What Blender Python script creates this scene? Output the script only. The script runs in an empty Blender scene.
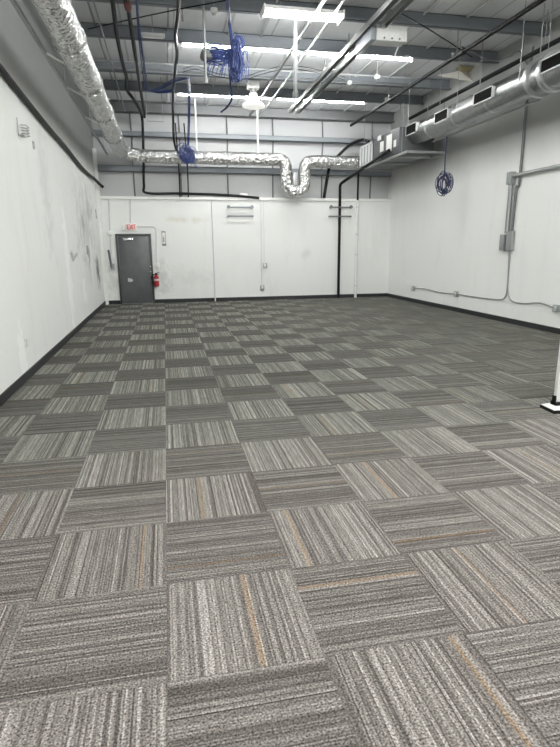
import bpy, math, random
import numpy as np
from mathutils import Vector, Matrix
random.seed(7)
scn = bpy.context.scene
col = scn.collection
PI = math.pi
U = 0.61                                     # carpet tile edge in metres

# ------------------------------------------------------------------ camera
YAW, PITCH, ROLL, FPX = 0.204660980, 0.232610867, -0.00830287692, 535.943784
CAM = Vector((0.130053312*U, -2.84948455*U, 2.59601438*U))
cy_, sy_ = math.cos(YAW), math.sin(YAW)
FW = Vector((sy_*math.cos(PITCH), cy_*math.cos(PITCH), -math.sin(PITCH)))
r0 = Vector((cy_, -sy_, 0)); u0 = r0.cross(FW)
RT = r0*math.cos(ROLL) + u0*math.sin(ROLL)
UP = -r0*math.sin(ROLL) + u0*math.cos(ROLL)

def at(x, y, ax, v):
    """photo pixel -> point of the room on the plane ax = v"""
    d = FW*FPX + RT*(x-280) + UP*(373.5-y)
    i = 'xyz'.index(ax)
    return CAM + d*((v-CAM[i])/d[i])

cam = bpy.data.cameras.new('camera'); co = bpy.data.objects.new('camera', cam); col.objects.link(co)
cam.sensor_fit = 'VERTICAL'; cam.sensor_height = 36.0; cam.lens = FPX/747*36.0
cam.clip_start = 0.02; cam.clip_end = 200
m = Matrix((RT, UP, -FW)).transposed().to_4x4(); m.translation = CAM
co.matrix_world = m
scn.camera = co

# ------------------------------------------------------------------ room measures
XL, XR = -1.684, 6.98
YB, YF = 14.49, -5.0
YU = 14.72                                   # upper metal wall stands behind the lower one
ZP = 5.2                                     # underside of purlins
PH = 0.23
ZC = ZP + PH
ZW = 2.93                                    # top of lower back wall

# ------------------------------------------------------------------ materials
def mat(name):
    m = bpy.data.materials.new(name); m.use_nodes = True
    nt = m.node_tree; b = nt.nodes['Principled BSDF']
    return m, nt, b
def N(nt, t, **k):
    n = nt.nodes.new(t)
    for a, v in k.items(): setattr(n, a, v)
    return n
def math_(nt, op, a, b=None, c=None):
    n = N(nt, 'ShaderNodeMath', operation=op)
    for i, v in enumerate((a, b, c)):
        if v is None: continue
        if isinstance(v, (int, float)): n.inputs[i].default_value = v
        else: nt.links.new(v, n.inputs[i])
    return n.outputs[0]
def mixc(nt, fac, a, b, blend='MIX'):
    n = N(nt, 'ShaderNodeMix', data_type='RGBA', blend_type=blend)
    for s, v in ((n.inputs['Factor'], fac), (n.inputs[6], a), (n.inputs[7], b)):
        if isinstance(v, (int, float)): s.default_value = v
        elif isinstance(v, tuple): s.default_value = v if len(v) == 4 else v+(1,)
        else: nt.links.new(v, s)
    return n.outputs[2]
def simple(name, c, rough=0.5, metal=0.0, var=0.08, scale=6.0, bump=0.0, bscale=60.0, emit=0.0, ecol=None):
    m, nt, b = mat(name)
    pos = N(nt, 'ShaderNodeNewGeometry').outputs['Position']
    nz = N(nt, 'ShaderNodeTexNoise'); nz.inputs['Scale'].default_value = scale; nz.inputs['Detail'].default_value = 4
    nt.links.new(pos, nz.inputs['Vector'])
    lo = tuple(v*(1-var) for v in c); hi = tuple(min(1, v*(1+var)) for v in c)
    nt.links.new(mixc(nt, nz.outputs['Fac'], lo, hi), b.inputs['Base Color'])
    b.inputs['Roughness'].default_value = rough; b.inputs['Metallic'].default_value = metal
    if bump:
        n2 = N(nt, 'ShaderNodeTexNoise'); n2.inputs['Scale'].default_value = bscale; n2.inputs['Detail'].default_value = 3
        nt.links.new(pos, n2.inputs['Vector'])
        bp = N(nt, 'ShaderNodeBump'); bp.inputs['Strength'].default_value = bump; bp.inputs['Distance'].default_value = 0.02
        nt.links.new(n2.outputs['Fac'], bp.inputs['Height']); nt.links.new(bp.outputs['Normal'], b.inputs['Normal'])
    if max(c) < 0.05 and not metal: b.inputs['Specular IOR Level'].default_value = 0.15
    if emit:
        b.inputs['Emission Color'].default_value = (ecol or c)+(1,); b.inputs['Emission Strength'].default_value = emit
    return m

def wall_mat(name, low, high, z0, z1, smudge=0.5, spots=(), axis='Y'):
    m, nt, b = mat(name)
    pos = N(nt, 'ShaderNodeNewGeometry').outputs['Position']
    sp = N(nt, 'ShaderNodeSeparateXYZ'); nt.links.new(pos, sp.inputs[0])
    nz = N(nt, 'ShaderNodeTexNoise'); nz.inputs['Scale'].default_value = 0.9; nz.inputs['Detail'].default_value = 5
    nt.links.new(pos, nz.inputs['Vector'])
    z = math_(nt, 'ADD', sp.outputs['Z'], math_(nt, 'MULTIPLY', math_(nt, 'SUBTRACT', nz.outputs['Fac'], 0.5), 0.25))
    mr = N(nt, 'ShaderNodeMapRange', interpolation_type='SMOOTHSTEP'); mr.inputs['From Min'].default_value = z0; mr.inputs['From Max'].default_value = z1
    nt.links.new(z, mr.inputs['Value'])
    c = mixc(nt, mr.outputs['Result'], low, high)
    # streaky scuffs, stretched vertically
    mp = N(nt, 'ShaderNodeMapping'); mp.inputs['Scale'].default_value = (1.6, 1.6, 0.35); nt.links.new(pos, mp.inputs['Vector'])
    n2 = N(nt, 'ShaderNodeTexNoise'); n2.inputs['Scale'].default_value = 1.7; n2.inputs['Detail'].default_value = 6; n2.inputs['Roughness'].default_value = 0.65
    nt.links.new(mp.outputs[0], n2.inputs['Vector'])
    r2 = N(nt, 'ShaderNodeMapRange'); r2.inputs['From Min'].default_value = 0.54; r2.inputs['From Max'].default_value = 0.8
    nt.links.new(n2.outputs['Fac'], r2.inputs['Value'])
    c = mixc(nt, math_(nt, 'MULTIPLY', r2.outputs['Result'], smudge), c, (0.42, 0.41, 0.39))
    n3 = N(nt, 'ShaderNodeTexNoise'); n3.inputs['Scale'].default_value = 14; n3.inputs['Detail'].default_value = 3
    nt.links.new(pos, n3.inputs['Vector'])
    r3 = N(nt, 'ShaderNodeMapRange'); r3.inputs['From Min'].default_value = 0.7; r3.inputs['From Max'].default_value = 0.78
    nt.links.new(n3.outputs['Fac'], r3.inputs['Value'])
    c = mixc(nt, math_(nt, 'MULTIPLY', r3.outputs['Result'], 0.4*smudge), c, (0.3, 0.29, 0.27))
    nw = N(nt, 'ShaderNodeTexNoise'); nw.inputs['Scale'].default_value = 5.0; nw.inputs['Detail'].default_value = 4
    nt.links.new(pos, nw.inputs['Vector'])
    warp = math_(nt, 'MULTIPLY', math_(nt, 'SUBTRACT', nw.outputs['Fac'], 0.5), 2.2)
    for (h0, z0_, rh, rz, colr, amt, soft) in spots:
        dh = math_(nt, 'DIVIDE', math_(nt, 'SUBTRACT', sp.outputs[axis], h0), rh)
        dv = math_(nt, 'DIVIDE', math_(nt, 'SUBTRACT', sp.outputs['Z'], z0_), rz)
        dd = math_(nt, 'SQRT', math_(nt, 'ADD', math_(nt, 'MULTIPLY', dh, dh), math_(nt, 'MULTIPLY', dv, dv)))
        dd = math_(nt, 'ADD', dd, warp)
        rs = N(nt, 'ShaderNodeMapRange', interpolation_type='SMOOTHSTEP'); rs.inputs['From Min'].default_value = 1.0; rs.inputs['From Max'].default_value = 1.0-soft
        nt.links.new(dd, rs.inputs['Value'])
        c = mixc(nt, math_(nt, 'MULTIPLY', rs.outputs['Result'], amt), c, colr)
    nt.links.new(c, b.inputs['Base Color']); b.inputs['Roughness'].default_value = 0.7
    bp = N(nt, 'ShaderNodeBump'); bp.inputs['Strength'].default_value = 0.12; bp.inputs['Distance'].default_value = 0.02
    nt.links.new(n3.outputs['Fac'], bp.inputs['Height']); nt.links.new(bp.outputs['Normal'], b.inputs['Normal'])
    return m

def carpet_mat():
    m, nt, b = mat('carpet tiles')
    L = nt.links.new
    pos = N(nt, 'ShaderNodeNewGeometry').outputs['Position']
    sp = N(nt, 'ShaderNodeSeparateXYZ'); L(pos, sp.inputs[0])
    gx = math_(nt, 'DIVIDE', sp.outputs['X'], U); gy = math_(nt, 'DIVIDE', sp.outputs['Y'], U)
    tx = math_(nt, 'FLOOR', gx); ty = math_(nt, 'FLOOR', gy)
    lx = math_(nt, 'SUBTRACT', gx, tx); ly = math_(nt, 'SUBTRACT', gy, ty)
    par = math_(nt, 'FLOORED_MODULO', math_(nt, 'ADD', tx, ty), 2.0)      # 0: stripes run along the room
    def sel(a, c):   # par ? c : a
        return math_(nt, 'ADD', math_(nt, 'MULTIPLY', a, math_(nt, 'SUBTRACT', 1.0, par)), math_(nt, 'MULTIPLY', c, par))
    u = sel(lx, ly); w = sel(ly, lx)
    def white(x, y):
        n = N(nt, 'ShaderNodeTexWhiteNoise', noise_dimensions='2D'); cb = N(nt, 'ShaderNodeCombineXYZ')
        for s, v in ((cb.inputs[0], x), (cb.inputs[1], y)):
            if isinstance(v, (int, float)): s.default_value = v
            else: L(v, s)
        L(cb.outputs[0], n.inputs['Vector']); return n
    seedn = white(tx, ty); seed = math_(nt, 'MULTIPLY', seedn.outputs['Value'], 731.0)
    sc = N(nt, 'ShaderNodeSeparateColor'); L(seedn.outputs['Color'], sc.inputs[0])
    # three widths of yarn stripe
    s1 = white(math_(nt, 'FLOOR', math_(nt, 'MULTIPLY', u, 19.0)), seed).outputs['Value']
    s2 = white(math_(nt, 'FLOOR', math_(nt, 'MULTIPLY', u, 47.0)), math_(nt, 'ADD', seed, 11.3)).outputs['Value']
    s3 = white(math_(nt, 'FLOOR', math_(nt, 'MULTIPLY', u, 94.0)), math_(nt, 'ADD', seed, 5.7)).outputs['Value']
    # slow change along the stripe
    cb = N(nt, 'ShaderNodeCombineXYZ'); L(math_(nt, 'MULTIPLY', u, 40.0), cb.inputs[0]); L(math_(nt, 'MULTIPLY', w, 5.0), cb.inputs[1]); L(seed, cb.inputs[2])
    ns = N(nt, 'ShaderNodeTexNoise'); ns.inputs['Scale'].default_value = 1.0; ns.inputs['Detail'].default_value = 2; L(cb.outputs[0], ns.inputs['Vector'])
    v = math_(nt, 'ADD', math_(nt, 'MULTIPLY', s1, 0.14), math_(nt, 'MULTIPLY', s2, 0.36))
    v = math_(nt, 'ADD', v, math_(nt, 'MULTIPLY', s3, 0.50))
    v = math_(nt, 'ADD', v, math_(nt, 'MULTIPLY', math_(nt, 'SUBTRACT', ns.outputs['Fac'], 0.5), 0.55))
    ramp = N(nt, 'ShaderNodeValToRGB'); L(v, ramp.inputs[0])
    e = ramp.color_ramp.elements
    e[0].position = 0.10; e[0].color = (0.115, 0.11, 0.102, 1)
    e[1].position = 0.90; e[1].color = (0.46, 0.45, 0.44, 1)
    for p_, c_ in ((0.30, (0.165, 0.158, 0.152, 1)), (0.5, (0.245, 0.238, 0.228, 1)), (0.68, (0.31, 0.30, 0.29, 1))):
        k = e.new(p_); k.color = c_
    c = ramp.outputs[0]
    # sparse thin dark yarns and an ochre accent in some tiles
    dk = math_(nt, 'GREATER_THAN', white(math_(nt, 'FLOOR', math_(nt, 'MULTIPLY', u, 94.0)), math_(nt, 'ADD', seed, 91.0)).outputs['Value'], 0.94)
    c = mixc(nt, math_(nt, 'MULTIPLY', dk, 0.6), c, (0.035, 0.032, 0.03))
    acc = math_(nt, 'LESS_THAN', math_(nt, 'ABSOLUTE', math_(nt, 'SUBTRACT', u, math_(nt, 'ADD', math_(nt, 'MULTIPLY', sc.outputs[1], 0.8), 0.1))), math_(nt, 'ADD', 0.008, math_(nt, 'MULTIPLY', sc.outputs[0], 0.012)))
    on = math_(nt, 'GREATER_THAN', sc.outputs[2], 0.58)
    c = mixc(nt, math_(nt, 'MULTIPLY', math_(nt, 'MULTIPLY', acc, on), 0.42), c, (0.40, 0.26, 0.13))
    # loop pile speckle
    sn = N(nt, 'ShaderNodeTexNoise'); sn.inputs['Scale'].default_value = 120; sn.inputs['Detail'].default_value = 3; L(pos, sn.inputs['Vector'])
    sr = N(nt, 'ShaderNodeMapRange'); sr.inputs['From Min'].default_value = 0.3; sr.inputs['From Max'].default_value = 0.7
    sr.inputs['To Min'].default_value = 0.15; sr.inputs['To Max'].default_value = 1.85; L(sn.outputs['Fac'], sr.inputs['Value'])
    c = mixc(nt, 1.0, c, sr.outputs['Result'], 'MULTIPLY')
    # pile sheen painted into colour: turned tiles darker, less so nearby and rightwards
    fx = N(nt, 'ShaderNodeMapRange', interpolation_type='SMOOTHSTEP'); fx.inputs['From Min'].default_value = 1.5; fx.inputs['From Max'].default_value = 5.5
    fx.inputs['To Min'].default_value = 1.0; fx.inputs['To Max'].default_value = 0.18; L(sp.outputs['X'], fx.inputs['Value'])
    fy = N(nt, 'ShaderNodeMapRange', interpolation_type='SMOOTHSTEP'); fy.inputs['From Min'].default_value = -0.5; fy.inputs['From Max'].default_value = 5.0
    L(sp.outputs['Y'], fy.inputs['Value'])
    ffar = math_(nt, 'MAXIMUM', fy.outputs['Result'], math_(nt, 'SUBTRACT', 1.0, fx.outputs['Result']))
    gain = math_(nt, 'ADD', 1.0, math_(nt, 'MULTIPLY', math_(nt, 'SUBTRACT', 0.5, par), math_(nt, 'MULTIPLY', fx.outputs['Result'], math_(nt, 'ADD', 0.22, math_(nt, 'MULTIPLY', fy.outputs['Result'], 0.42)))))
    gain = math_(nt, 'MULTIPLY', gain, math_(nt, 'SUBTRACT', 0.685, math_(nt, 'MULTIPLY', ffar, 0.165)))  # far and right floor dimmed in colour, as the pile reflects at low angles
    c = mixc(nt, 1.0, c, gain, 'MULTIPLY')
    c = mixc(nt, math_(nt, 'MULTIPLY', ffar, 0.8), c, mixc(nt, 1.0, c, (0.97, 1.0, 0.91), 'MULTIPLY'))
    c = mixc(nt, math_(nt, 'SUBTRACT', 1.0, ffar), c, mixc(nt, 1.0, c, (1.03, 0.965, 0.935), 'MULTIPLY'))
    # shallow seams
    ed = math_(nt, 'MINIMUM', math_(nt, 'MINIMUM', lx, math_(nt, 'SUBTRACT', 1.0, lx)), math_(nt, 'MINIMUM', ly, math_(nt, 'SUBTRACT', 1.0, ly)))
    seam = math_(nt, 'LESS_THAN', ed, 0.006)
    c = mixc(nt, math_(nt, 'MULTIPLY', seam, 0.2), c, (0.08, 0.075, 0.07))
    L(c, b.inputs['Base Color']); b.inputs['Roughness'].default_value = 0.95
    b.inputs['Specular IOR Level'].default_value = 0.1
    h = math_(nt, 'ADD', math_(nt, 'MULTIPLY', s3, 0.5), sn.outputs['Fac'])
    bp = N(nt, 'ShaderNodeBump'); bp.inputs['Strength'].default_value = 0.4; bp.inputs['Distance'].default_value = 0.004
    L(h, bp.inputs['Height']); L(bp.outputs['Normal'], b.inputs['Normal'])
    return m

def foil_mat():
    m, nt, b = mat('crinkled foil')
    pos = N(nt, 'ShaderNodeNewGeometry').outputs['Position']
    v = N(nt, 'ShaderNodeTexVoronoi'); v.inputs['Scale'].default_value = 13; nt.links.new(pos, v.inputs['Vector'])
    n = N(nt, 'ShaderNodeTexNoise'); n.inputs['Scale'].default_value = 18; n.inputs['Detail'].default_value = 5; nt.links.new(pos, n.inputs['Vector'])
    h = math_(nt, 'ADD', v.outputs['Distance'], n.outputs['Fac'])
    bp = N(nt, 'ShaderNodeBump'); bp.inputs['Strength'].default_value = 0.85; bp.inputs['Distance'].default_value = 0.045
    nt.links.new(h, bp.inputs['Height']); nt.links.new(bp.outputs['Normal'], b.inputs['Normal'])
    b.inputs['Base Color'].default_value = (0.66, 0.66, 0.65, 1); b.inputs['Metallic'].default_value = 1.0; b.inputs['Roughness'].default_value = 0.27
    return m
def spiral_mat():
    m, nt, b = mat('galvanised spiral duct')
    pos = N(nt, 'ShaderNodeNewGeometry').outputs['Position']
    sp = N(nt, 'ShaderNodeSeparateXYZ'); nt.links.new(pos, sp.inputs[0])
    s = math_(nt, 'SINE', math_(nt, 'MULTIPLY', math_(nt, 'ADD', sp.outputs['Y'], math_(nt, 'MULTIPLY', sp.outputs['Z'], 0.35)), 2*PI/0.11))
    rr = math_(nt, 'POWER', math_(nt, 'ABSOLUTE', s), 12.0)
    bp = N(nt, 'ShaderNodeBump'); bp.inputs['Strength'].default_value = 0.5; bp.inputs['Distance'].default_value = 0.01
    nt.links.new(rr, bp.inputs['Height']); nt.links.new(bp.outputs['Normal'], b.inputs['Normal'])
    n = N(nt, 'ShaderNodeTexNoise'); n.inputs['Scale'].default_value = 9; nt.links.new(pos, n.inputs['Vector'])
    nt.links.new(mixc(nt, n.outputs['Fac'], (0.27, 0.28, 0.28), (0.46, 0.47, 0.47)), b.inputs['Base Color'])
    b.inputs['Metallic'].default_value = 1.0; b.inputs['Roughness'].default_value = 0.30
    return m
def deck_mat():
    m, nt, b = mat('roof insulation facing')
    pos = N(nt, 'ShaderNodeNewGeometry').outputs['Position']
    sp = N(nt, 'ShaderNodeSeparateXYZ'); nt.links.new(pos, sp.inputs[0])
    fr = math_(nt, 'FRACT', math_(nt, 'DIVIDE', sp.outputs['X'], 0.9))
    seam = math_(nt, 'LESS_THAN', math_(nt, 'ABSOLUTE', math_(nt, 'SUBTRACT', fr, 0.5)), 0.018)
    n = N(nt, 'ShaderNodeTexNoise'); n.inputs['Scale'].default_value = 1.3; n.inputs['Detail'].default_value = 4; nt.links.new(pos, n.inputs['Vector'])
    c = mixc(nt, n.outputs['Fac'], (0.78, 0.80, 0.82), (0.90, 0.91, 0.92))
    nt.links.new(mixc(nt, math_(nt, 'MULTIPLY', seam, 0.45), c, (0.28, 0.28, 0.28)), b.inputs['Base Color'])
    b.inputs['Roughness'].default_value = 0.6
    n2 = N(nt, 'ShaderNodeTexNoise'); n2.inputs['Scale'].default_value = 5; nt.links.new(pos, n2.inputs['Vector'])
    bp = N(nt, 'ShaderNodeBump'); bp.inputs['Strength'].default_value = 0.3; bp.inputs['Distance'].default_value = 0.05
    nt.links.new(n2.outputs['Fac'], bp.inputs['Height']); nt.links.new(bp.outputs['Normal'], b.inputs['Normal'])
    return m
def emis(name, c, s):
    m, nt, b = mat(name)
    b.inputs['Base Color'].default_value = (0.9, 0.9, 0.9, 1)
    b.inputs['Emission Color'].default_value = c+(1,); b.inputs['Emission Strength'].default_value = s
    return m

M = dict(
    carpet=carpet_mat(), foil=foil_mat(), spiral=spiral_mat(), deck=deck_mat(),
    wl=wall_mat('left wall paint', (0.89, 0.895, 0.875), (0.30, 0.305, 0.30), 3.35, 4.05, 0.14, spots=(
        (11.9, 1.9, 2.2, 1.5, (0.52, 0.52, 0.50), 0.55, 1.0), (7.6, 2.4, .5, 1.6, (0.60, 0.60, 0.58), 0.35, 1.0),
        (13.42, .95, .42, .55, (0.13, 0.13, 0.125), 0.9, .9), (12.0, 1.45, .5, .22, (0.25, 0.25, 0.24), 0.6, .9),
        (11.4, 2.1, .3, .3, (0.35, 0.35, 0.34), 0.6, .9), (12.6, 2.5, .8, .5, (0.45, 0.45, 0.43), 0.5, 1.0),
        (5.15, .30, .17, .42, (0.98, 0.985, 0.97), 1.0, .3), (8.95, 1.2, .26, 1.25, (0.98, 0.985, 0.97), 1.0, .35),
        (10.75, .65, .3, .3, (0.98, 0.985, 0.97), 1.0, .35), (12.3, 1.1, .25, .9, (0.92, 0.925, 0.91), 0.9, .4))),
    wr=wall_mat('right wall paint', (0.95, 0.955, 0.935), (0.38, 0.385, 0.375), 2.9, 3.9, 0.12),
    wb=wall_mat('back wall paint', (0.82, 0.83, 0.81), (0.82, 0.83, 0.81), 8, 9, 0.16, axis='X', spots=(
        (-.02, .75, .35, .6, (0.55, 0.55, 0.53), 0.6, 1.0), (-1.4, .7, .3, .6, (0.55, 0.55, 0.53), 0.6, 1.0), (.6, 2.35, .8, .12, (0.62, 0.58, 0.48), 0.5, 1.0),
        (4.3, 1.35, .2, .2, (0.6, 0.6, 0.58), 0.4, 1.0), (.55, .7, 1.2, .5, (0.66, 0.66, 0.64), 0.4, 1.0))),
    wu=wall_mat('upper wall facing', (0.55, 0.56, 0.56), (0.50, 0.51, 0.52), 3.0, 5.4, 0.15),
    white=simple('white paint', (0.80, 0.80, 0.78), 0.45), plaster=simple('fresh plaster', (0.86, 0.865, 0.85), 0.7),
    smudge=simple('grey scuff', (0.50, 0.50, 0.485), 0.8, var=0.3, scale=25), soot=simple('dark scuff', (0.20, 0.20, 0.195), 0.8, var=0.4, scale=20),
    base=simple('charcoal vinyl', (0.035, 0.036, 0.038), 0.5), steel=simple('grey painted steel', (0.225, 0.245, 0.27), 0.45, 0.0, 0.12),
    darksteel=simple('dark steel', (0.16, 0.165, 0.17), 0.45, 0.2), galv=simple('galvanised steel', (0.55, 0.56, 0.56), 0.35, 0.85, 0.15, 12),
    emt=simple('conduit grey', (0.36, 0.37, 0.37), 0.4, 0.5), black=simple('black rubber', (0.012, 0.012, 0.013), 0.45), blackpipe=simple('black pipe paint', (0.009, 0.009, 0.0095), 0.5),
    door=simple('dark grey door paint', (0.095, 0.103, 0.105), 0.4, 0, 0.25, 5), doorf=simple('door frame paint', (0.055, 0.058, 0.06), 0.4),
    blue=simple('blue cable jacket', (0.018, 0.036, 0.145), 0.5, 0, 0.35, 40), navy=simple('dark blue cable jacket', (0.010, 0.016, 0.075), 0.5, 0, 0.3, 40),
    red=simple('red paint', (0.36, 0.012, 0.02), 0.35), redsign=simple('red lettering', (0.72, 0.03, 0.04), 0.4, emit=0.15, ecol=(0.8, 0.03, 0.03)),
    signw=simple('exit sign face', (0.85, 0.83, 0.80), 0.4), chrome=simple('chrome', (0.7, 0.7, 0.7), 0.2, 1.0),
    unit=simple('grey unit casing', (0.075, 0.08, 0.083), 0.45, 0.0), void=simple('black grille opening', (0.004, 0.004, 0.004), 0.9),
    wframe=simple('pale frame', (0.66, 0.67, 0.67), 0.4), boxw=simple('blotchy off-white box', (0.62, 0.62, 0.61), 0.5, 0, 0.25, 30),
    paper=simple('paper label', (0.75, 0.75, 0.72), 0.6), insul=simple('yellowed insulation', (0.38, 0.33, 0.19), 0.9, 0, 0.35, 18, 0.6, 40), 
    torn=simple('torn facing', (0.62, 0.60, 0.55), 0.7),
    tube=emis('lit tube', (0.985, 0.99, 0.965), 258.0), bell=simple('white glass shade', (0.88, 0.88, 0.83), 0.3, emit=0.55, ecol=(1, 1, 0.92)),
    bulb=simple('frosted bulb', (0.85, 0.82, 0.6), 0.3), rust=simple('rusty red valve paint', (0.12, 0.035, 0.03), 0.6, 0, 0.4, 30),
)

# ------------------------------------------------------------------ mesh building
class MB:
    def __init__(s): s.v = []; s.f = []
    def add(s, vs, fs):
        o = len(s.v); s.v += [Vector(v) for v in vs]; s.f += [tuple(i+o for i in f) for f in fs]; return s
    def box(s, x0, x1, y0, y1, z0, z1, bev=0.0):
        x0, x1 = sorted((x0, x1)); y0, y1 = sorted((y0, y1)); z0, z1 = sorted((z0, z1))
        b = min(bev, (x1-x0)/2.2, (y1-y0)/2.2, (z1-z0)/2.2)
        if b <= 0:
            return s.add([(x, y, z) for z in (z0, z1) for y in (y0, y1) for x in (x0, x1)],
                         [(0, 2, 3, 1), (4, 5, 7, 6), (0, 1, 5, 4), (2, 6, 7, 3), (0, 4, 6, 2), (1, 3, 7, 5)])
        import bmesh
        bm = bmesh.new(); bmesh.ops.create_cube(bm, size=1)
        for v in bm.verts: v.co = Vector(((x0+x1)/2+v.co.x*(x1-x0), (y0+y1)/2+v.co.y*(y1-y0), (z0+z1)/2+v.co.z*(z1-z0)))
        bmesh.ops.bevel(bm, geom=list(bm.edges), offset=b, segments=2, affect='EDGES', profile=0.5)
        bm.verts.index_update()
        s.add([v.co.copy() for v in bm.verts], [tuple(v.index for v in f.verts) for f in bm.faces]); bm.free(); return s
    def beam(s, a, b, w, h, up=(0, 0, 1)):
        a, b = Vector(a), Vector(b); d = (b-a).normalized(); r = d.cross(Vector(up)).normalized(); q = r.cross(d)
        vs = [p + r*(i*w/2) + q*(j*h/2) for p in (a, b) for (i, j) in ((-1, -1), (1, -1), (1, 1), (-1, 1))]
        return s.add(vs, [(3, 2, 1, 0), (4, 5, 6, 7), (0, 1, 5, 4), (1, 2, 6, 5), (2, 3, 7, 6), (3, 0, 4, 7)])
    def tube(s, pts, r, n=10, smooth=0, cap=True, jit=0.0):
        P = [Vector(p) for p in pts]
        if smooth and len(P) > 2: P = spline(P, smooth)
        R = r if callable(r) else (lambda t: r)
        k = len(P); t0 = (P[1]-P[0]).normalized()
        nrm = t0.cross(Vector((0, 0, 1)))
        if nrm.length < 0.1: nrm = t0.cross(Vector((1, 0, 0)))
        nrm.normalize(); vs = []; fs = []
        for i, p in enumerate(P):
            t = (P[min(i+1, k-1)]-P[max(i-1, 0)])
            if t.length < 1e-9: t = t0
            t.normalize()
            nrm = (nrm - t*nrm.dot(t)); nrm.normalize(); bn = t.cross(nrm)
            # widen across sharp bends so the tube keeps its width
            rad = R(i/(k-1)) * (1 + (random.uniform(-jit, jit) if jit else 0))
            for j in range(n):
                a = 2*PI*j/n; rr = rad*(1+(random.uniform(-jit, jit)*.6 if jit else 0))
                vs.append(p + nrm*(math.cos(a)*rr) + bn*(math.sin(a)*rr))
        for i in range(k-1):
            for j in range(n):
                fs.append((i*n+j, i*n+(j+1) % n, (i+1)*n+(j+1) % n, (i+1)*n+j))
        if cap:
            fs.append(tuple(range(n-1, -1, -1))); fs.append(tuple((k-1)*n+j for j in range(n)))
        return s.add(vs, fs)
    def lathe(s, prof, n=24, o=(0, 0, 0), axis='z'):
        vs = []; fs = []; o = Vector(o)
        for (r, h) in prof:
            for j in range(n):
                a = 2*PI*j/n; c, q = r*math.cos(a), r*math.sin(a)
                vs.append(o + (Vector((c, q, h)) if axis == 'z' else Vector((c, h, q)) if axis == 'y' else Vector((h, c, q))))
        for i in range(len(prof)-1):
            for j in range(n):
                f = (i*n+j, i*n+(j+1) % n, (i+1)*n+(j+1) % n, (i+1)*n+j)
                fs.append(f if axis != 'y' else f[::-1])
        fs.append(tuple(range(n-1, -1, -1))); fs.append(tuple((len(prof)-1)*n+j for j in range(n)))
        return s.add(vs, fs)
    def build(s, name, m, parent=None, smooth=True):
        me = bpy.data.meshes.new(name)
        if parent is not None:
            w = wpos(parent); vs = [v-w for v in s.v]; loc = None
        else:
            lo = Vector([min(v[i] for v in s.v) for i in range(3)]); hi = Vector([max(v[i] for v in s.v) for i in range(3)])
            loc = Vector(((lo.x+hi.x)/2, (lo.y+hi.y)/2, lo.z)); vs = [v-loc for v in s.v]
        me.from_pydata([tuple(v) for v in vs], [], s.f); me.materials.append(m)
        import bmesh
        bm = bmesh.new(); bm.from_mesh(me); bmesh.ops.recalc_face_normals(bm, faces=list(bm.faces)); bm.to_mesh(me); bm.free()
        if smooth:
            me.shade_smooth(); me.set_sharp_from_angle(angle=math.radians(38))
        o = bpy.data.objects.new(name, me); col.objects.link(o)
        if parent is not None: o.parent = parent
        else: o.location = loc
        return o
def wpos(o):
    p = Vector((0, 0, 0))
    while o is not None: p = p + Vector(o.location); o = o.parent
    return p
def spline(P, k):
    out = []
    for i in range(len(P)-1):
        a, b, c, d = P[max(i-1, 0)], P[i], P[i+1], P[min(i+2, len(P)-1)]
        for j in range(k):
            t = j/k
            out.append(0.5*((2*b)+(c-a)*t+(2*a-5*b+4*c-d)*t*t+(3*b-a-3*c+d)*t**3))
    out.append(P[-1]); return out
def rounded(P, r, k=6):
    """polyline with its corners rounded by radius r"""
    P = [Vector(p) for p in P]; out = [P[0]]
    for i in range(1, len(P)-1):
        a, b, c = P[i-1], P[i], P[i+1]; d1 = (a-b); d2 = (c-b)
        q = min(r, d1.length*0.49, d2.length*0.49); s = b+d1.normalized()*q; e = b+d2.normalized()*q
        for j in range(k+1):
            t = j/k; out.append(s*(1-t)**2 + b*2*t*(1-t) + e*t*t)
    out.append(P[-1]); return out
def dense(P, step):
    out = []
    for a, b in zip(P[:-1], P[1:]):
        n = max(1, int((b-a).length/step))
        out += [a.lerp(b, i/n) for i in range(n)]
    out.append(P[-1]); return out
def tag(o, label=None, cat=None, group=None, kind=None):
    for k, v in (('label', label), ('category', cat), ('group', group), ('kind', kind)):
        if v: o[k] = v
    return o
def empty(name, loc, label=None, cat=None, group=None, kind=None):
    o = bpy.data.objects.new(name, None); o.location = loc; o.empty_display_size = 0.1; col.objects.link(o)
    return tag(o, label, cat, group, kind)
def B(x0, x1, y0, y1, z0, z1, bev=0.0): return MB().box(x0, x1, y0, y1, z0, z1, bev)
def struct(name, mb, m, smooth=False):
    return tag(mb.build(name, m, None, smooth), kind='structure')

# ------------------------------------------------------------------ the setting
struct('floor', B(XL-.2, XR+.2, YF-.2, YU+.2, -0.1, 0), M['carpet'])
struct('ceiling', B(XL-.2, XR+.2, YF-.2, YU+.2, ZC, ZC+.12), M['deck'])
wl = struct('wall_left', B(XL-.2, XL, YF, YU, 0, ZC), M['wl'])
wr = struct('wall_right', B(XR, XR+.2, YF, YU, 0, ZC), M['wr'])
struct('wall_front', B(XL-.2, XR+.2, YF-.2, YF, 0, ZC), M['wb'])
wb = struct('wall_back', B(XL-.2, XR+.2, YB, YU+.2, 0, ZW), M['wb'])
wbu = struct('wall_back_upper', B(XL-.2, XR+.2, YU, YU+.2, ZW, ZC), M['wu'])
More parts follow.
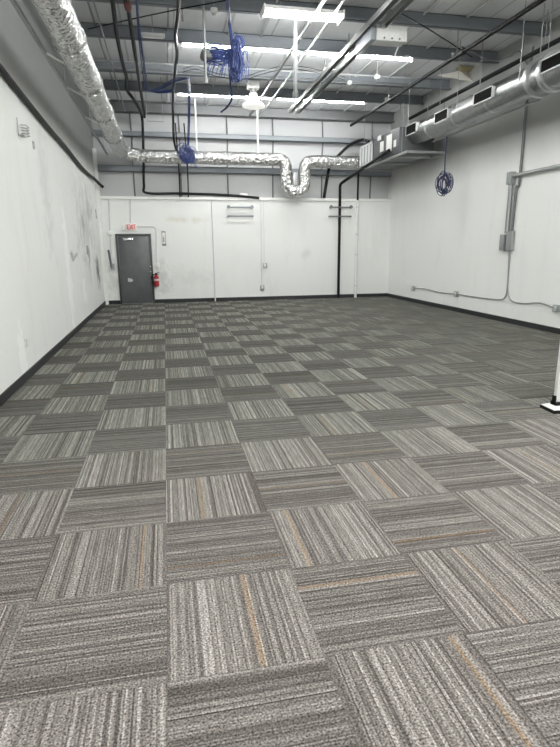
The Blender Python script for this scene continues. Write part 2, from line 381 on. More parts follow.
# lighter cap trim on the lower back wall
struct('trim_1', B(XL, XR, YB-.05, YB+.25, ZW-.03, ZW+.05, .008), M['white'])
BH = 0.105
struct('baseboard_left', B(XL, XL+.02, YF, YB, 0, BH, .004), M['base'])
struct('baseboard_right', B(XR-.02, XR, YF, YB, 0, BH, .004), M['base'])
pdl, pdr = at(120, 300, 'y', YB).x, at(155.5, 300, 'y', YB).x
d0_, d1_ = at(120.3, 300, 'y', YB).x, at(155, 300, 'y', YB).x
struct('baseboard_back', MB().box(XL+.1, d0_, YB-.02, YB, 0, BH, .004).box(d1_, XR, YB-.02, YB, 0, BH, .004), M['base'])
struct('baseboard_front', B(XL, XR, YF, YF+.02, 0, BH, .004), M['base'])
# vertical seams of the upper wall facing, and girts
for px in (130, 178, 226, 272, 322, 372):
    a = at(px, 120, 'y', YU); b = at(px+3, 190, 'y', YU)
    mb = MB().tube([(a.x, YU-.01, ZC), (a.x+.02, YU-.03, 4.55), (a.x, YU-.01, 4.1), (a.x, YU-.03, 3.6), (a.x, YU-.01, ZW+.05)], 0.022, 6, 5)
    mb.build('insulation_seam', M['darksteel'], wbu)
z1 = at(230, 137, 'y', 14.55).z; z2 = at(230, 170.5, 'y', 14.55).z
def cee(mb, x0, x1, y, z, h, d, s=1):
    t = .012
    mb.box(x0, x1, y, y+d*s, z-h/2, z-h/2+t); mb.box(x0, x1, y, y+d*s, z+h/2-t, z+h/2); mb.box(x0, x1, y, y+t*s, z-h/2, z+h/2)
    mb.box(x0, x1, y+d*s-t*s, y+d*s, z-h/2, z-h/2+.04); return mb
struct('trim_2', cee(MB(), XL, XR, 14.5, z1, .13, .18), M['steel'])
struct('trim_3', cee(MB(), XL, XR, 14.5, z2, .16, .18), M['steel'])
# eave beam and purlins, running across the hall
ez = at(240, 116, 'y', 14.45).z
k_ = 4
struct('trim_4', MB().box(XL, XR, 14.40, 14.66, ez, ez+.02).box(XL, XR, 14.5, 14.54, ez, ZC).box(XL, XR, 14.40, 14.66, ZC-.03, ZC), M['darksteel'])
PY = [at(240, y, 'z', ZP).y for y in (96.5, 79, 47, 13)]
sp_ = (PY[0]-PY[3])/3
ys = PY + [PY[3]-sp_*i for i in range(1, 7)]
for Y in ys:
    k_ += 1
    if Y < YF+.2: continue
    # Z section: near web, bottom flange, lip
    mb = MB().box(XL, XR, Y, Y+.012, ZP, ZC).box(XL, XR, Y-.075, Y, ZP, ZP+.012).box(XL, XR, Y-.075, Y-.063, ZP, ZP+.03).box(XL, XR, Y, Y+.075, ZC-.012, ZC)
    struct('trim_%d' % k_, mb, M['steel'])

# left corner post strip
struct('trim_%d' % (k_+1), B(XL, XL+.10, YB-.12, YB, 0, 4.2, .01), M['white'])

# plaster patches and scuffs on the left wall
def patch(parent, pix, plane, val, off, m, name, jit=0.0):
    P = [at(x, y, plane, val) for x, y in pix]
    P = spline(P+[P[0]], 5)[:-1]
    d = Vector((off, 0, 0)) if plane == 'x' else Vector((0, off, 0))
    n = len(P); mb = MB().add([p for p in P]+[p+d for p in P], [tuple(range(n, 2*n))]+[(i, (i+1) % n, (i+1) % n+n, i+n) for i in range(n)])
    return mb.build(name, m, parent, False)
# ------------------------------------------------------------------ door
d0 = at(120.3, 300, 'y', YB).x; d1 = at(155, 300, 'y', YB).x; dz = at(132, 233.8, 'y', YB).z
door = empty('door_1', ((d0+d1)/2, YB, 0), 'dark grey steel exit door in the back wall under the exit sign', 'door', kind='structure')
fw = .06
MB().box(d0, d0+fw, YB-.05, YB, 0, dz, .006).box(d1-fw, d1, YB-.05, YB, 0, dz, .006).box(d0+fw, d1-fw, YB-.05, YB, dz-fw, dz, .006).build('door_frame', M['doorf'], door)
leaf = B(d0+fw+.005, d1-fw-.005, YB-.032, YB, .012, dz-fw-.005, .004).build('door_leaf', M['door'], door)
hx = at(151, 268, 'y', YB).x; hz = at(151, 270, 'y', YB).z
def knob(parent, x, z, y=YB-.032, s=1.0, name='door_knob', lever=True):
    mb = MB().lathe([(.03*s, 0), (.03*s, -.012), (.012*s, -.014), (.012*s, -.05)], 16, (x, y, z), 'y')
    if lever: mb.tube([(x, y-.05, z), (x-.04, y-.055, z), (x-.11, y-.052, z)], .010, 8, 3)
    return mb.build(name, M['chrome'], parent)
knob(leaf, hx, hz-.05, name='door_lever'); knob(leaf, hx, hz+.10, name='deadbolt', lever=False)
a = at(123, 238.8, 'y', YB-.03); b = at(133, 240, 'y', YB-.03)
B(a.x, b.x, YB-.05, YB-.032, b.z-.01, a.z+.015, .004).build('door_plate', M['chrome'], leaf)
patch(leaf, [(128, 278), (132, 279), (133, 281), (130, 282), (128, 281)], 'y', YB-.032, -.002, M['smudge'], 'paint_scuff')

# ------------------------------------------------------------------ exit sign
c = at(131.5, 227, 'y', YB); w_, h_ = .155, .10
ex = empty('exit_sign', (c.x, YB, c.z-h_), 'white exit sign with red letters above the dark grey door', 'sign')
B(c.x-w_, c.x+w_, YB-.06, YB, c.z-h_, c.z+h_, .012).build('sign_box', M['signw'], ex)
B(c.x-w_-.09, c.x-w_-.005, YB-.07, YB, c.z-h_, c.z+h_*.6, .012).build('battery_pack', M['white'], ex)
def strokes(mb, segs, x, z, s, y, t):
    for (x0, z0, x1, z1_) in segs: mb.tube([(x+x0*s*.85, y, z+z0*s), (x+x1*s*.85, y, z+z1_*s)], t/2, 6)
    return mb
LET = {'E': [(0, 0, 0, 1), (0, 1, .6, 1), (0, .5, .5, .5), (0, 0, .6, 0)], 'X': [(0, 0, .6, 1), (0, 1, .6, 0)], 'I': [(.15, 0, .15, 1)], 'T': [(.3, 0, .3, 1), (0, 1, .6, 1)]}
for ch, ox in (('E', -.11), ('X', -.04), ('I', .025), ('T', .055)):
    strokes(MB(), LET[ch], c.x+ox, c.z-.062, .12, YB-.062, .019).build('letter_'+ch.lower(), M['redsign'], ex)

def conduit(name, pts, r, m, label, cat='conduit', n=8, rnd=.12, straps=(), boxes=(), group=None):
    P = rounded(pts, rnd) if rnd else [Vector(p) for p in pts]
    base = P[0].copy(); base.z = min(p.z for p in P)
    t = empty(name, base, label, cat, group)
    MB().tube(P, r, n).build('pipe', m, t)
    return t
YW = YB-.02
# conduit from the exit sign to the junction box above the extinguisher
b1 = at(157.5, 265.5, 'y', YB)
t = conduit('wall_conduit', [(c.x+w_, YW, c.z+.01), (at(156, 227, 'y', YB).x, YW, c.z+.01), (b1.x-.02, YW, b1.z+.06)], .013, M['wframe'], 'thin pale conduit from the exit sign bending down beside the door')
B(b1.x-.065, b1.x+.055, YB-.05, YB, b1.z-.07, b1.z+.065, .012).build('junction_box', M['white'], t)
e1 = at(129.5, 200, 'y', YB)
conduit('wall_conduit', [(e1.x+.02, YW, ZW-.03), (c.x-.03, YW, c.z+h_+.003)], .008, M['emt'], 'thin vertical wire dropping onto the exit sign from above', rnd=0)
# conduit left of the door
a = at(109, 199, 'y', YB); b = at(110, 233, 'y', YB); d = at(113, 266, 'y', YB)
t = conduit('wall_conduit', [(a.x, YW, ZW-.03), (b.x, YW, b.z), (d.x-.03, YW, d.z)], .016, M['wframe'], 'pale vertical conduit in the corner left of the dark grey door', rnd=.02)
B(b.x-.06, b.x+.06, YB-.07, YB, b.z-.07, b.z+.07, .012).build('junction_box', M['white'], t)
q = at(108.5, 250, 'y', YB)
sw = empty('lever_switch', (d.x, YB, d.z-.1), 'grey lever switch with raised dark arm left of the door', 'switch')
B(d.x-.06, d.x+.05, YB-.08, YB, d.z-.1, d.z+.07, .012).build('switch_box', M['emt'], sw)
MB().beam((d.x-.03, YB-.09, d.z-.05), (q.x, YB-.05, q.z), .03, .05).build('lever_arm', M['darksteel'], sw)
# small fixings on the wall left of the conduit
q = at(103, 215, 'y', YB)
bx = empty('wall_bracket', (XL+.06, YB-.15, q.z-.1), 'narrow dark bracket high on the left corner beside the door', 'bracket')
MB().box(XL, XL+.02, YB-.55, YB-.50, q.z-.12, q.z+.12, .004).build('bracket_plate', M['emt'], bx)

# fire extinguisher
g = at(156.8, 286.5, 'y', YB-.1)
fx_ = empty('fire_extinguisher', (g.x, YB-.1, g.z), 'red fire extinguisher hanging on the back wall right of the dark door', 'extinguisher')
top = at(156.8, 273.5, 'y', YB-.1).z
H = top-g.z; H = max(H, .32)
MB().lathe([(.05, 0), (.072, .01), (.076, .04), (.076, H*.68), (.066, H*.78), (.035, H*.86), (.026, H*.9)], 20, (g.x, YB-.1, g.z)).build('cylinder', M['red'], fx_)
MB().lathe([(.0765, H*.44), (.0775, H*.45), (.0775, H*.58), (.0765, H*.59)], 20, (g.x, YB-.1, g.z)).build('paper_label', M['smudge'], fx_)
MB().box(g.x-.02, g.x+.02, YB-.12, YB-.08, g.z+H*.9, g.z+H*1.0).beam((g.x-.03, YB-.1, g.z+H), (g.x+.10, YB-.1, g.z+H*1.1), .025, .014).beam((g.x-.03, YB-.1, g.z+H*.95), (g.x+.09, YB-.1, g.z+H*.95), .022, .012).build('handle', M['black'], fx_)
MB().tube([(g.x-.02, YB-.1, g.z+H*.95), (g.x-.12, YB-.1, g.z+H*.85), (g.x-.12, YB-.1, g.z+H*.45), (g.x-.085, YB-.1, g.z+H*.2)], .012, 8, 5).build('hose', M['black'], fx_)
B(g.x-.04, g.x+.04, YB-.03, YB, g.z+H*.3, g.z+H*1.0, .004).build('wall_hook', M['darksteel'], fx_)

# tall narrow extinguisher sign
a = at(162, 231, 'y', YB); b = at(165.5, 246, 'y', YB)
sg = empty('wall_sign', ((a.x+b.x)/2, YB, b.z), 'tall narrow white sign with dark pictogram right of the door', 'sign')
sx, szz = (a.x+b.x)/2, (a.z+b.z)/2; sw_, sh_ = .055, .2
B(sx-sw_, sx+sw_, YB-.012, YB, szz-sh_, szz+sh_, .004).build('sign_panel', M['signw'], sg)
MB().box(sx-sw_, sx-sw_+.012, YB-.016, YB-.011, szz-sh_, szz+sh_).box(sx+sw_-.012, sx+sw_, YB-.016, YB-.011, szz-sh_, szz+sh_).box(sx-sw_, sx+sw_, YB-.016, YB-.011, szz+sh_-.03, szz+sh_).box(sx-sw_, sx+sw_, YB-.016, YB-.011, szz-sh_, szz-sh_+.05).build('sign_border', M['darksteel'], sg)
MB().lathe([(.018, -.09), (.02, -.085), (.02, .02), (.008, .04), (.008, .06)], 10, (sx, YB-.012, szz)).build('pictogram', M['emt'], sg)

# ------------------------------------------------------------------ back wall: conduits, outlets, racks
p0 = at(212, 203, 'y', YB); p1 = at(215, 301, 'y', YB); xx = (p0.x+p1.x)/2
conduit('wall_conduit', [(xx, YW, ZW-.03), (xx, YW, .0)], .018, M['wframe'], 'pale vertical conduit from trim to floor, left of the paired rods', rnd=0)
pa = at(265, 265, 'y', YB); pb = at(262.5, 287.5, 'y', YB)
for pp, lab in ((pa, 'thin vertical conduit ending in the higher outlet box on the back wall'), (pb, 'thin vertical conduit ending in the lower outlet box on the back wall')):
    t = conduit('outlet_conduit', [(pp.x-.02, YW, ZW-.03), (pp.x-.02, YW, pp.z+.05)], .008, M['wframe'], lab, rnd=0)
    bxo = B(pp.x-.07, pp.x+.05, YB-.055, YB, pp.z-.08, pp.z+.07, .012).build('outlet_box', M['emt'], t)
    B(pp.x-.035, pp.x+.015, YB-.062, YB-.054, pp.z-.05, pp.z+.04, .004).build('outlet_face', M['white'], bxo)
def rod(x0, y0, x1, y1, lab, ends, m):
    a = at(x0, y0, 'y', YB-.12); b = at(x1, y1, 'y', YB-.12); a.z = b.z = (a.z+b.z)/2
    t = empty('wall_rod', ((a.x+b.x)/2, YB, a.z), lab, 'rod')
    MB().tube([a, b], .022, 10).build('bar', m, t)
    for p in (a, b):
        mb = MB().box(p.x-.02, p.x+.02, YB-.12, YB, p.z-.02, p.z+.02, .004)
        if ends: mb.lathe([(.05, 0), (.05, -.03)], 12, (p.x, YB-.12, p.z+.01), 'y')
        mb.build('bracket', m, t)
rod(228.5, 207, 252, 207.5, 'upper of two short rods on the back wall left of centre', True, M['steel'])
rod(228.5, 215.5, 253, 216.5, 'lower of two short rods on the back wall left of centre', False, M['steel'])
rod(331, 206.5, 351, 208, 'upper of two short rods crossed by the black vertical pipe', True, M['darksteel'])
rod(330, 215.5, 351, 217, 'lower of two short rods crossed by the black vertical pipe', False, M['darksteel'])
# small white box standing on the ledge
a = at(240, 199, 'y', YB); b = at(247.5, 194, 'y', YB)
jb = empty('ledge_box', ((a.x+b.x)/2, YB+.06, ZW+.05), 'small white junction box sitting on the back wall ledge', 'box')
B(a.x, b.x, YB-.02, YB+.12, ZW+.05, ZW+.17, .012).build('box_body', M['white'], jb)
B(a.x+.02, b.x-.02, YB-.03, YB-.019, ZW+.065, ZW+.155, .004).build('box_cover', M['signw'], jb)
q0 = at(214, 196.5, 'y', YB)
conduit('ledge_conduit', [(q0.x, YB+.02, ZW+.085), (a.x-.003, YB+.02, ZW+.085)], .022, M['galv'], 'short horizontal conduit lying on the ledge beside the white box', rnd=0)

# black insulated line: up the wall, then over to the air handler
k0 = at(338.5, 297, 'y', YB-.06); k1 = at(340, 184, 'y', YB-.06)
xx = (k0.x+k1.x)/2
XU0, XU1 = 5.70, 6.62
ug = at(374, 161, 'x', XU0-.10)
unear = at(399, 140, 'x', XU0).y; ufar = min(at(357, 158, 'x', XU0).y, 13.75)
UZ1 = (at(357, 148, 'x', XU0).z+at(399, 127, 'x', XU0).z)/2; UZ0 = (at(357, 169, 'x', XU0).z+at(399, 153.6, 'x', XU0).z)/2
t = conduit('refrigerant_line', [(xx, YB-.06, .0), (xx, YB-.06, k1.z), (ug.x, ug.y, ug.z), (XU0-.075, unear+.4, UZ0+.12)], .042, M['blackpipe'], 'black insulated line rising up the back wall and over to the air handler', 'pipe', 10, .1)
# dark drop and white pipe below it
w0 = at(358.5, 200, 'y', YB-.07); w1 = at(354.5, 297, 'y', YB-.07)
xw = (w0.x+w1.x)/2
wp = empty('drain_pipe', (xw, YB-.07, 0), 'white floor-to-trim pipe with black upper length, right of the black line', 'pipe')
MB().tube([(xw, YB-.07, 0), (xw, YB-.07, ZW)], .04, 10).build('white_pipe', M['white'], wp)
MB().tube([(xw, YB-.07, ZW), (xw, YB-.07, at(359, 172, 'y', YB-.07).z)], .03, 10).build('black_pipe', M['blackpipe'], wp)
for zz in (.35, 1.3, 1.9, 2.7): MB().lathe([(.048, 0), (.048, .05)], 12, (xw, YB-.07, zz)).build('pipe_clamp', M['wframe'], wp)
# black hose looping from ledge to the unit
hp = [at(324, 199, 'y', 14.4), at(327, 180, 'y', 14.4), at(330, 166, 'y', 14.42), at(338, 156, 'y', 14.4), at(350, 145, 'y', 14.3), at(362, 140, 'y', 13.9), Vector((XU0+.1, ufar-.35, UZ1+.055))]
hp[0].z = ZW+.05
tag(MB().tube(hp, .045, 10, 6).build('flexible_hose', M['black']), 'black flexible hose curving from the ledge up to the air handler', 'hose')

# ------------------------------------------------------------------ air handler and round duct
ah = empty('air_handler', ((XU0+XU1)/2, (unear+ufar)/2, UZ0), 'dark grey horizontal air handler with filter grille hung at back right', 'air handler')
B(XU0, XU1, unear, ufar, UZ0, UZ1, .015).build('casing', M['unit'], ah)
fl0 = ufar-(ufar-unear)*.36
fg = MB()
fg.box(XU0-.03, XU0-.002, fl0, ufar-.02, UZ0+.03, UZ0+.07).box(XU0-.03, XU0-.002, fl0, ufar-.02, UZ1-.07, UZ1-.03)
for i in range(5):
    yy = fl0+(ufar-.05-fl0)*i/4; fg.box(XU0-.03, XU0-.002, yy, yy+.05, UZ0+.03, UZ1-.03)
flt = fg.build('filter_frame', M['wframe'], ah)
B(XU0-.012, XU0-.001, fl0+.03, ufar-.05, UZ0+.06, UZ1-.06).build('filter_mesh', M['emt'], flt)
def onunit(px0, py0, px1, py1, name, m):
    a = at(px0, py0, 'x', XU0); b = at(px1, py1, 'x', XU0)
    B(XU0-.012, XU0+.002, a.y, b.y, a.z, b.z, .003).build(name, m, ah)
onunit(380.5, 142.5, 383.5, 151, 'paper_label', M['paper']); onunit(387, 136, 391.5, 151, 'rating_label', M['paper']); onunit(394, 140.5, 396, 146.5, 'paper_label', M['paper'])
onunit(378, 136.5, 381, 139.5, 'paper_label', M['paper'])
for f in (.36, .62): 
    yy = ufar-(ufar-unear)*f; B(XU0-.008, XU0+.002, yy-.01, yy+.01, UZ0+.01, UZ1-.01).build('panel_joint', M['void'], ah)
# hanging platform under it
pf = empty('hanging_platform', ((XU0+XU1)/2, (unear+ufar)/2, UZ0-.12), 'galvanised angle platform carrying the dark grey air handler', 'platform')
mb = MB()
for X in (XU0+.03, XU1+.1): mb.box(X-.02, X+.02, unear-.45, ufar, UZ0-.06, UZ0-.012)
for yy in (unear-.45, unear+.3, (unear+ufar)/2, ufar-.06): mb.box(XU0+.03, XU1+.1, yy, yy+.05, UZ0-.06, UZ0-.012)
mb.build('frame', M['emt'], pf)
B(XU0+.06, XU1-.02, unear+.1, ufar-.1, UZ0-.012, UZ0-.002).build('drain_pan', M['darksteel'], pf)
for X in (XU0-.012, XU1+.1):
    for yy in (unear-.2, ufar-.3): MB().tube([(X, yy, UZ0-.05), (X, yy, ZC)], .005, 6).build('hanger_rod', M['steel'], pf)

DX, DZ, DR = 6.13, 0, .25
pt = at(523.5, 68.7, 'x', DX); pq = at(530, 98, 'x', DX)
DZ = (UZ0+UZ1)/2
axn = at(527, 84, 'x', DX)
DZ = axn.z
dcy0, dcy1 = 2.2, unear
rd = empty('round_duct', (DX, (dcy0+dcy1)/2, DZ-DR), 'large galvanised spiral duct with black side grilles along the right wall', 'duct')
YFL = at(524, 78, 'x', DX-.3).y           # flange, the duct steps down beyond it
DR2 = DR*.93
MB().lathe([(DR2, YFL), (DR2, dcy1-.25), (DR2*.95, dcy1)], 40, (DX, 0, DZ), 'y').build('duct_barrel', M['spiral'], rd)
MB().lathe([(DR, dcy0), (DR, YFL-.02)], 40, (DX, 0, DZ), 'y').build('duct_barrel', M['spiral'], rd)
def ring(y, r, w=.05): return MB().lathe([(r*.98, y-w/2-.01), (r, y-w/2), (r, y+w/2), (r*.98, y+w/2+.01)], 40, (DX, 0, DZ), 'y')
for y in (YFL, YFL-.32): ring(y, DR*1.2, .07).build('duct_flange', M['galv'], rd)
for px in (447.0, 480.0, 421.0):
    y = at(px, 254-(px-165)*.47, 'x', DX-.3).y; ring(y, DR2*1.035, .05).build('duct_band', M['galv'], rd)
XG = DX-DR-.03
def grille(pxa, pxb, ytop, ybot):
    ya, yb = at(pxa, (ytop+ybot)/2, 'x', XG).y, at(pxb, (ytop+ybot)/2-(pxb-pxa)*.45, 'x', XG).y
    y0, y1 = sorted((ya, yb)); z0 = at(pxa, ybot, 'x', XG).z; z1 = at(pxa, ytop, 'x', XG).z
    x0 = XG; x1 = DX-DR*.35; t = .016
    f = MB().box(x0, x1, y0, y0+t, z0, z1).box(x0, x1, y1-t, y1, z0, z1).box(x0, x1, y0, y1, z0, z0+t).box(x0, x1, y0, y1, z1-t, z1).build('grille_frame', M['wframe'], rd)
    B(x0+.008, x1-.02, y0+t*.9, y1-t*.9, z0+t*.9, z1-t*.9).build('grille_opening', M['void'], f)
for a_ in ((405.5, 416, 126.5, 136.5), (434, 447.5, 114, 124.5), (473, 492, 94.5, 106), (537.5, 575, 62, 75.5)): grille(*a_)
ab = empty('support_bar', (6.32, 9.2, at(447, 136, 'x', 6.32).z), 'thin grey angle bar running below the round duct', 'bar')
zb9 = at(447, 136.5, 'x', 6.32).z
MB().box(6.30, 6.34, 6.9, unear-.5, zb9-.004, zb9+.004).box(6.336, 6.34, 6.9, unear-.5, zb9, zb9+.035).build('angle', M['emt'], ab)
for y in (7.1, 8.9, unear-.6): MB().tube([(6.338, y, zb9+.02), (6.40, y, DZ+DR), (6.40, y, ZC)], .007, 6).build('hanger_rod', M['emt'], ab)
for px in (405, 453, 515):
    y = at(px, 254-(px-165)*.47, 'x', DX-.3).y
    MB().tube([(DX-DR2-.005, y, DZ), (DX-DR2-.005, y, ZC)], .006, 6).build('hanger_rod', M['emt'], rd)
    MB().tube([(DX+DR2+.01, y, DZ), (DX+DR2+.01, y, ZC)], .006, 6).build('hanger_rod', M['emt'], rd)
# rail / flat strut just below-right of the duct

# ------------------------------------------------------------------ foil ducts
LX, LZ, LR = -.92, 4.06, .185
YD = 14.05
zh = at(230, 158.5, 'y', YD).z
ex0 = at(286, 190, 'y', YD); ex1 = at(304.5, 190, 'y', YD); zb = at(295, 191.5, 'y', YD).z
zr = at(330, 162, 'y', YD).z
path = [(LX, 3.0, LZ), (LX, YD, LZ), (LX+.6, YD, zh), (ex0.x, YD, zh), (ex0.x, YD, zb), (ex1.x, YD, zb), (ex1.x, YD, zr), (XU0+.35, YD, zr)]
P = dense(rounded(path, .24, 6), .07)
fd = empty('foil_duct', (LX, YD, LZ-LR), 'crinkled silver foil duct along the left wall and across the back', 'duct')
i_c = min(range(len(P)), key=lambda i: (P[i]-Vector((LX, YD, LZ))).length)
MB().tube(P[:i_c+1], LR, 22, jit=.035).build('long_run', M['foil'], fd)
MB().tube(P[i_c:], LR*.92, 22, jit=.03).build('cross_run', M['foil'], fd)
for y in (4.2, 5.9, 7.7, 9.6, 11.7):
    MB().tube([(LX+LR*math.cos(2*PI*k/24)*1.03, y, LZ+LR*math.sin(2*PI*k/24)*1.03) for k in range(25)], .022, 6).build('foil_tape', M['foil'], fd)
ft = at(295, 186, 'y', YD)
B((ex0.x+ex1.x)/2-.07, (ex0.x+ex1.x)/2+.07, YD-.05, YD+.05, zb+LR*.9, zb+LR*.9+.35, .01).build('hanger_bracket', M['emt'], fd)
SX = LX-LR-.20
MB().box(SX-.02, SX+.02, 3.0, YB-.02, LZ-.02, LZ+.02).build('support_rail', M['emt'], fd)
for px, py in ((62, 54), (80, 89), (96, 127)):
    q = at(px, py, 'x', LX-LR)
    MB().beam((SX, q.y-.08, LZ), (LX-LR*.7, q.y, LZ-LR*.6), .03, .02).build('duct_strut', M['white'], fd)
for yy in (5.0, 8.0, 11.0, 13.5):
    MB().tube([(SX, yy, LZ), (SX, yy, ZC)], .008, 6).build('hanger_rod', M['emt'], fd)
for px in (197, 258):
    q = at(px, 150, 'y', YD); MB().tube([(q.x, YD, zh+LR-.03), (q.x, YD, ZC)], .024, 6).build('hanger_rod', M['white'], fd)

# two black drops behind the cross duct
for px, lab in ((179, 'thin black cable dropping behind the silver cross duct, left of the blue coil'), (187.5, 'thin black cable dropping behind the silver cross duct, under the blue coil')):
    q = at(px, 180, 'y', 14.43)
    dcb = MB().tube([(q.x-.03, 14.36, 4.9), (q.x-.01, 14.355, 4.3), (q.x+.01, 14.36, 3.6), (q.x, 14.355, ZW+.03)], .018, 8, 6).build('black_cable', M['black']); tag(dcb, lab, 'cable')

# ------------------------------------------------------------------ lights
def strip_light(xa, xb, Y, z, label, tubes=1, wide=False, group=None):
    t = empty('ceiling_light', ((xa+xb)/2, Y, z), label, 'light', group)
    hw = .16 if wide else .06
    B(xa, xb, Y-hw*.8, Y+hw*.8, z+.065, z+.12, .01).build('housing', M['white'], t)
    if wide:
        for a_ in (-.065, .065): MB().tube([(xa+.03, Y+a_, z+.035), (xb-.03, Y+a_, z+.035)], .013, 12).build('tube', M['tube'], t)
        for x in (xa, xb-.03): B(x, x+.03, Y-hw*1.05, Y+hw*1.05, z, z+.12, .01).build('end_cap', M['white'], t)
    else:
        MB().tube([(xa+.03, Y, z+.028), (xb-.03, Y, z+.028)], .012, 12).build('tube', M['tube'], t)
        for x in (xa, xb-.03): B(x, x+.03, Y-.035, Y+.035, z-.005, z+.065, .006).build('lamp_holder', M['white'], t)
    for x in (xa+.3, xb-.3): MB().tube([(x, Y, z+.12), (x, Y, ZC)], .006, 6).build('hanger_rod', M['emt'], t)
    return t
zl = 5.06
zs = 5.165
p_ = [at(262, 16, 'z', zl), at(342, 22, 'z', zl)]
strip_light(p_[0].x, p_[1].x, p_[0].y, zl, 'wide lit ceiling light nearest the camera, shorter than the strips', wide=True)
def row(xa, xb, ya, yb, z, labs):
    a = at(xa, ya, 'z', z); b = at(xb, yb, 'z', z); Y = (a.y+b.y)/2; mid = (a.x+b.x)/2
    strip_light(a.x, mid-.04, Y, z, labs[0]); strip_light(mid+.04, b.x, Y, z, labs[1])
    return a.x, b.x, Y
R2 = row(181, 412, 46.5, 62.5, zs, ('left lit strip light of the nearer row, above the blue cable bundle', 'right lit strip light of the nearer row, passing behind the grey rail'))
R3 = row(177, 362, 93.5, 106.5, zs, ('left lit strip light of the far row, behind the bell lamp', 'right lit strip light of the far row near the back wall'))
for Y in (2.1, -0.6, -3.4):  # unseen tube rows added to fill the hall with light
    for x0 in (-.6, 2.0, 4.6):
        strip_light(x0, x0+2.3, Y, zl, 'unseen strip light added as fill above and behind the viewpoint', group='added fill lights out of view')
# dark unlit little strip on the left
a = at(141, 36.5, 'z', 5.1); b = at(165, 38, 'z', 5.1)
un = empty('unlit_fixture', ((a.x+b.x)/2, a.y, 5.1), 'short unlit white strip fixture on a purlin at upper left', 'light')
B(a.x, b.x, a.y-.04, a.y+.04, 5.1, 5.16, .01).build('housing', M['wframe'], un)
B(a.x+.03, b.x-.03, a.y-.02, a.y+.02, 5.085, 5.1, .004).build('cover', M['signw'], un)
MB().tube([((a.x+b.x)/2, a.y, 5.16), ((a.x+b.x)/2, a.y, ZC)], .01, 6).build('hanger_rod', M['emt'], un)

# bell shaped pendant lamp
YL = 11.3
q = at(253.5, 107, 'y', YL); qt = at(253.5, 81, 'y', YL); wl_ = (at(265, 107, 'y', YL).x-at(243, 107, 'y', YL).x)/2
lamp = empty('pendant_lamp', (q.x, YL, q.z), 'white bell-shaped pendant lamp hanging below the far light row', 'lamp')
hh = qt.z-q.z
MB().lathe([(wl_*.72, -.02), (wl_, 0), (wl_*.95, hh*.10), (wl_*.62, hh*.22), (wl_*.40, hh*.40), (wl_*.34, hh*.52)], 28, (q.x, YL, q.z)).build('lamp_shade', M['bell'], lamp)
MB().lathe([(.05, hh*.5), (.07, hh*.55), (.07, hh*.68), (.05, hh*.7)], 16, (q.x, YL, q.z)).build('socket', M['emt'], lamp)
B(q.x-.13, q.x+.13, YL-.1, YL+.1, q.z+hh*.68, q.z+hh, .015).build('ballast_box', M['boxw'], lamp)
MB().tube([(q.x, YL, q.z+hh), (q.x, YL, ZC)], .012, 8).build('stem', M['emt'], lamp)

# ------------------------------------------------------------------ door opener rail
zr_ = 5.05
a = at(293, 113, 'z', zr_); b = at(381, 22, 'z', zr_); RX = (a.x+b.x)/2
rl = empty('opener_rail', (RX, (a.y+b.y)/2, zr_-.05), 'long grey steel double rail hung under the purlins ending at a motor box', 'rail')
mb = MB()
for s in (-1, 1):
    X = RX+s*.11
    mb.box(X-.045, X+.045, 3.5, a.y, zr_+.05, zr_+.06).box(X-.045, X-.037, 3.5, a.y, zr_-.03, zr_+.05).box(X+.037, X+.045, 3.5, a.y, zr_-.03, zr_+.05)
mb.build('channel', M['emt'], rl, False)
mb = MB()
for yy in (a.y-.02, 10.0, 8.6, b.y+.8, 5.0): mb.box(RX-.16, RX+.16, yy-.03, yy, zr_+.06, zr_+.09)
mb.build('cross_tie', M['emt'], rl)
for yy in (a.y-.1, 10.4, 8.9, 5.0):
    MB().tube([(RX, yy, zr_+.08), (RX, yy, ZC)], .018, 6).build('hanger_strut', M['emt'], rl)
# motor box slung under it
ym = b.y+.15
mA = at(377, 24, 'y', ym); mB_ = at(407, 42, 'y', ym)
mo = empty('opener_motor', ((mA.x+mB_.x)/2, ym, mB_.z), 'blotchy off-white motor box hanging on the grey rail', 'motor')
B(mA.x, mB_.x, ym, ym+.26, mB_.z, mA.z, .012).build('motor_case', M['boxw'], mo)
for k in (.25, .5, .75):
    xx = mA.x+(mB_.x-mA.x)*k; MB().lathe([(.016, 0), (.016, -.012)], 10, (xx, ym, mB_.z+.035), 'y').build('screw', M['darksteel'], mo)
B(mA.x+.05, mA.x+.13, ym+.05, ym+.2, mA.z, zr_-.032, .005).build('mount', M['steel'], mo)
B(mA.x-.10, mA.x-.003, ym-.0, ym+.75, mB_.z-.0, mA.z, .008).build('side_plate', M['steel'], mo)
e_ = at(412, 61, 'y', R2[2])
MB().tube([(mB_.x-.06, ym+.2, mB_.z), (mB_.x-.02, ym+.4, mB_.z-.12), (e_.x-.06, R2[2], zs+.12)], .012, 6, 6).build('power_cord', M['wframe'], mo)

# ------------------------------------------------------------------ pipes under the roof
def run(name, pts, r, m, label, cat, sm=0, n=8):
    o = MB().tube(pts, r, n, sm).build(name, m); return tag(o, label, cat)
def along(px, py, z, y0, y1):
    q = at(px, py, 'z', z); return [Vector((q.x, y0, z)), Vector((q.x, y1, z))]
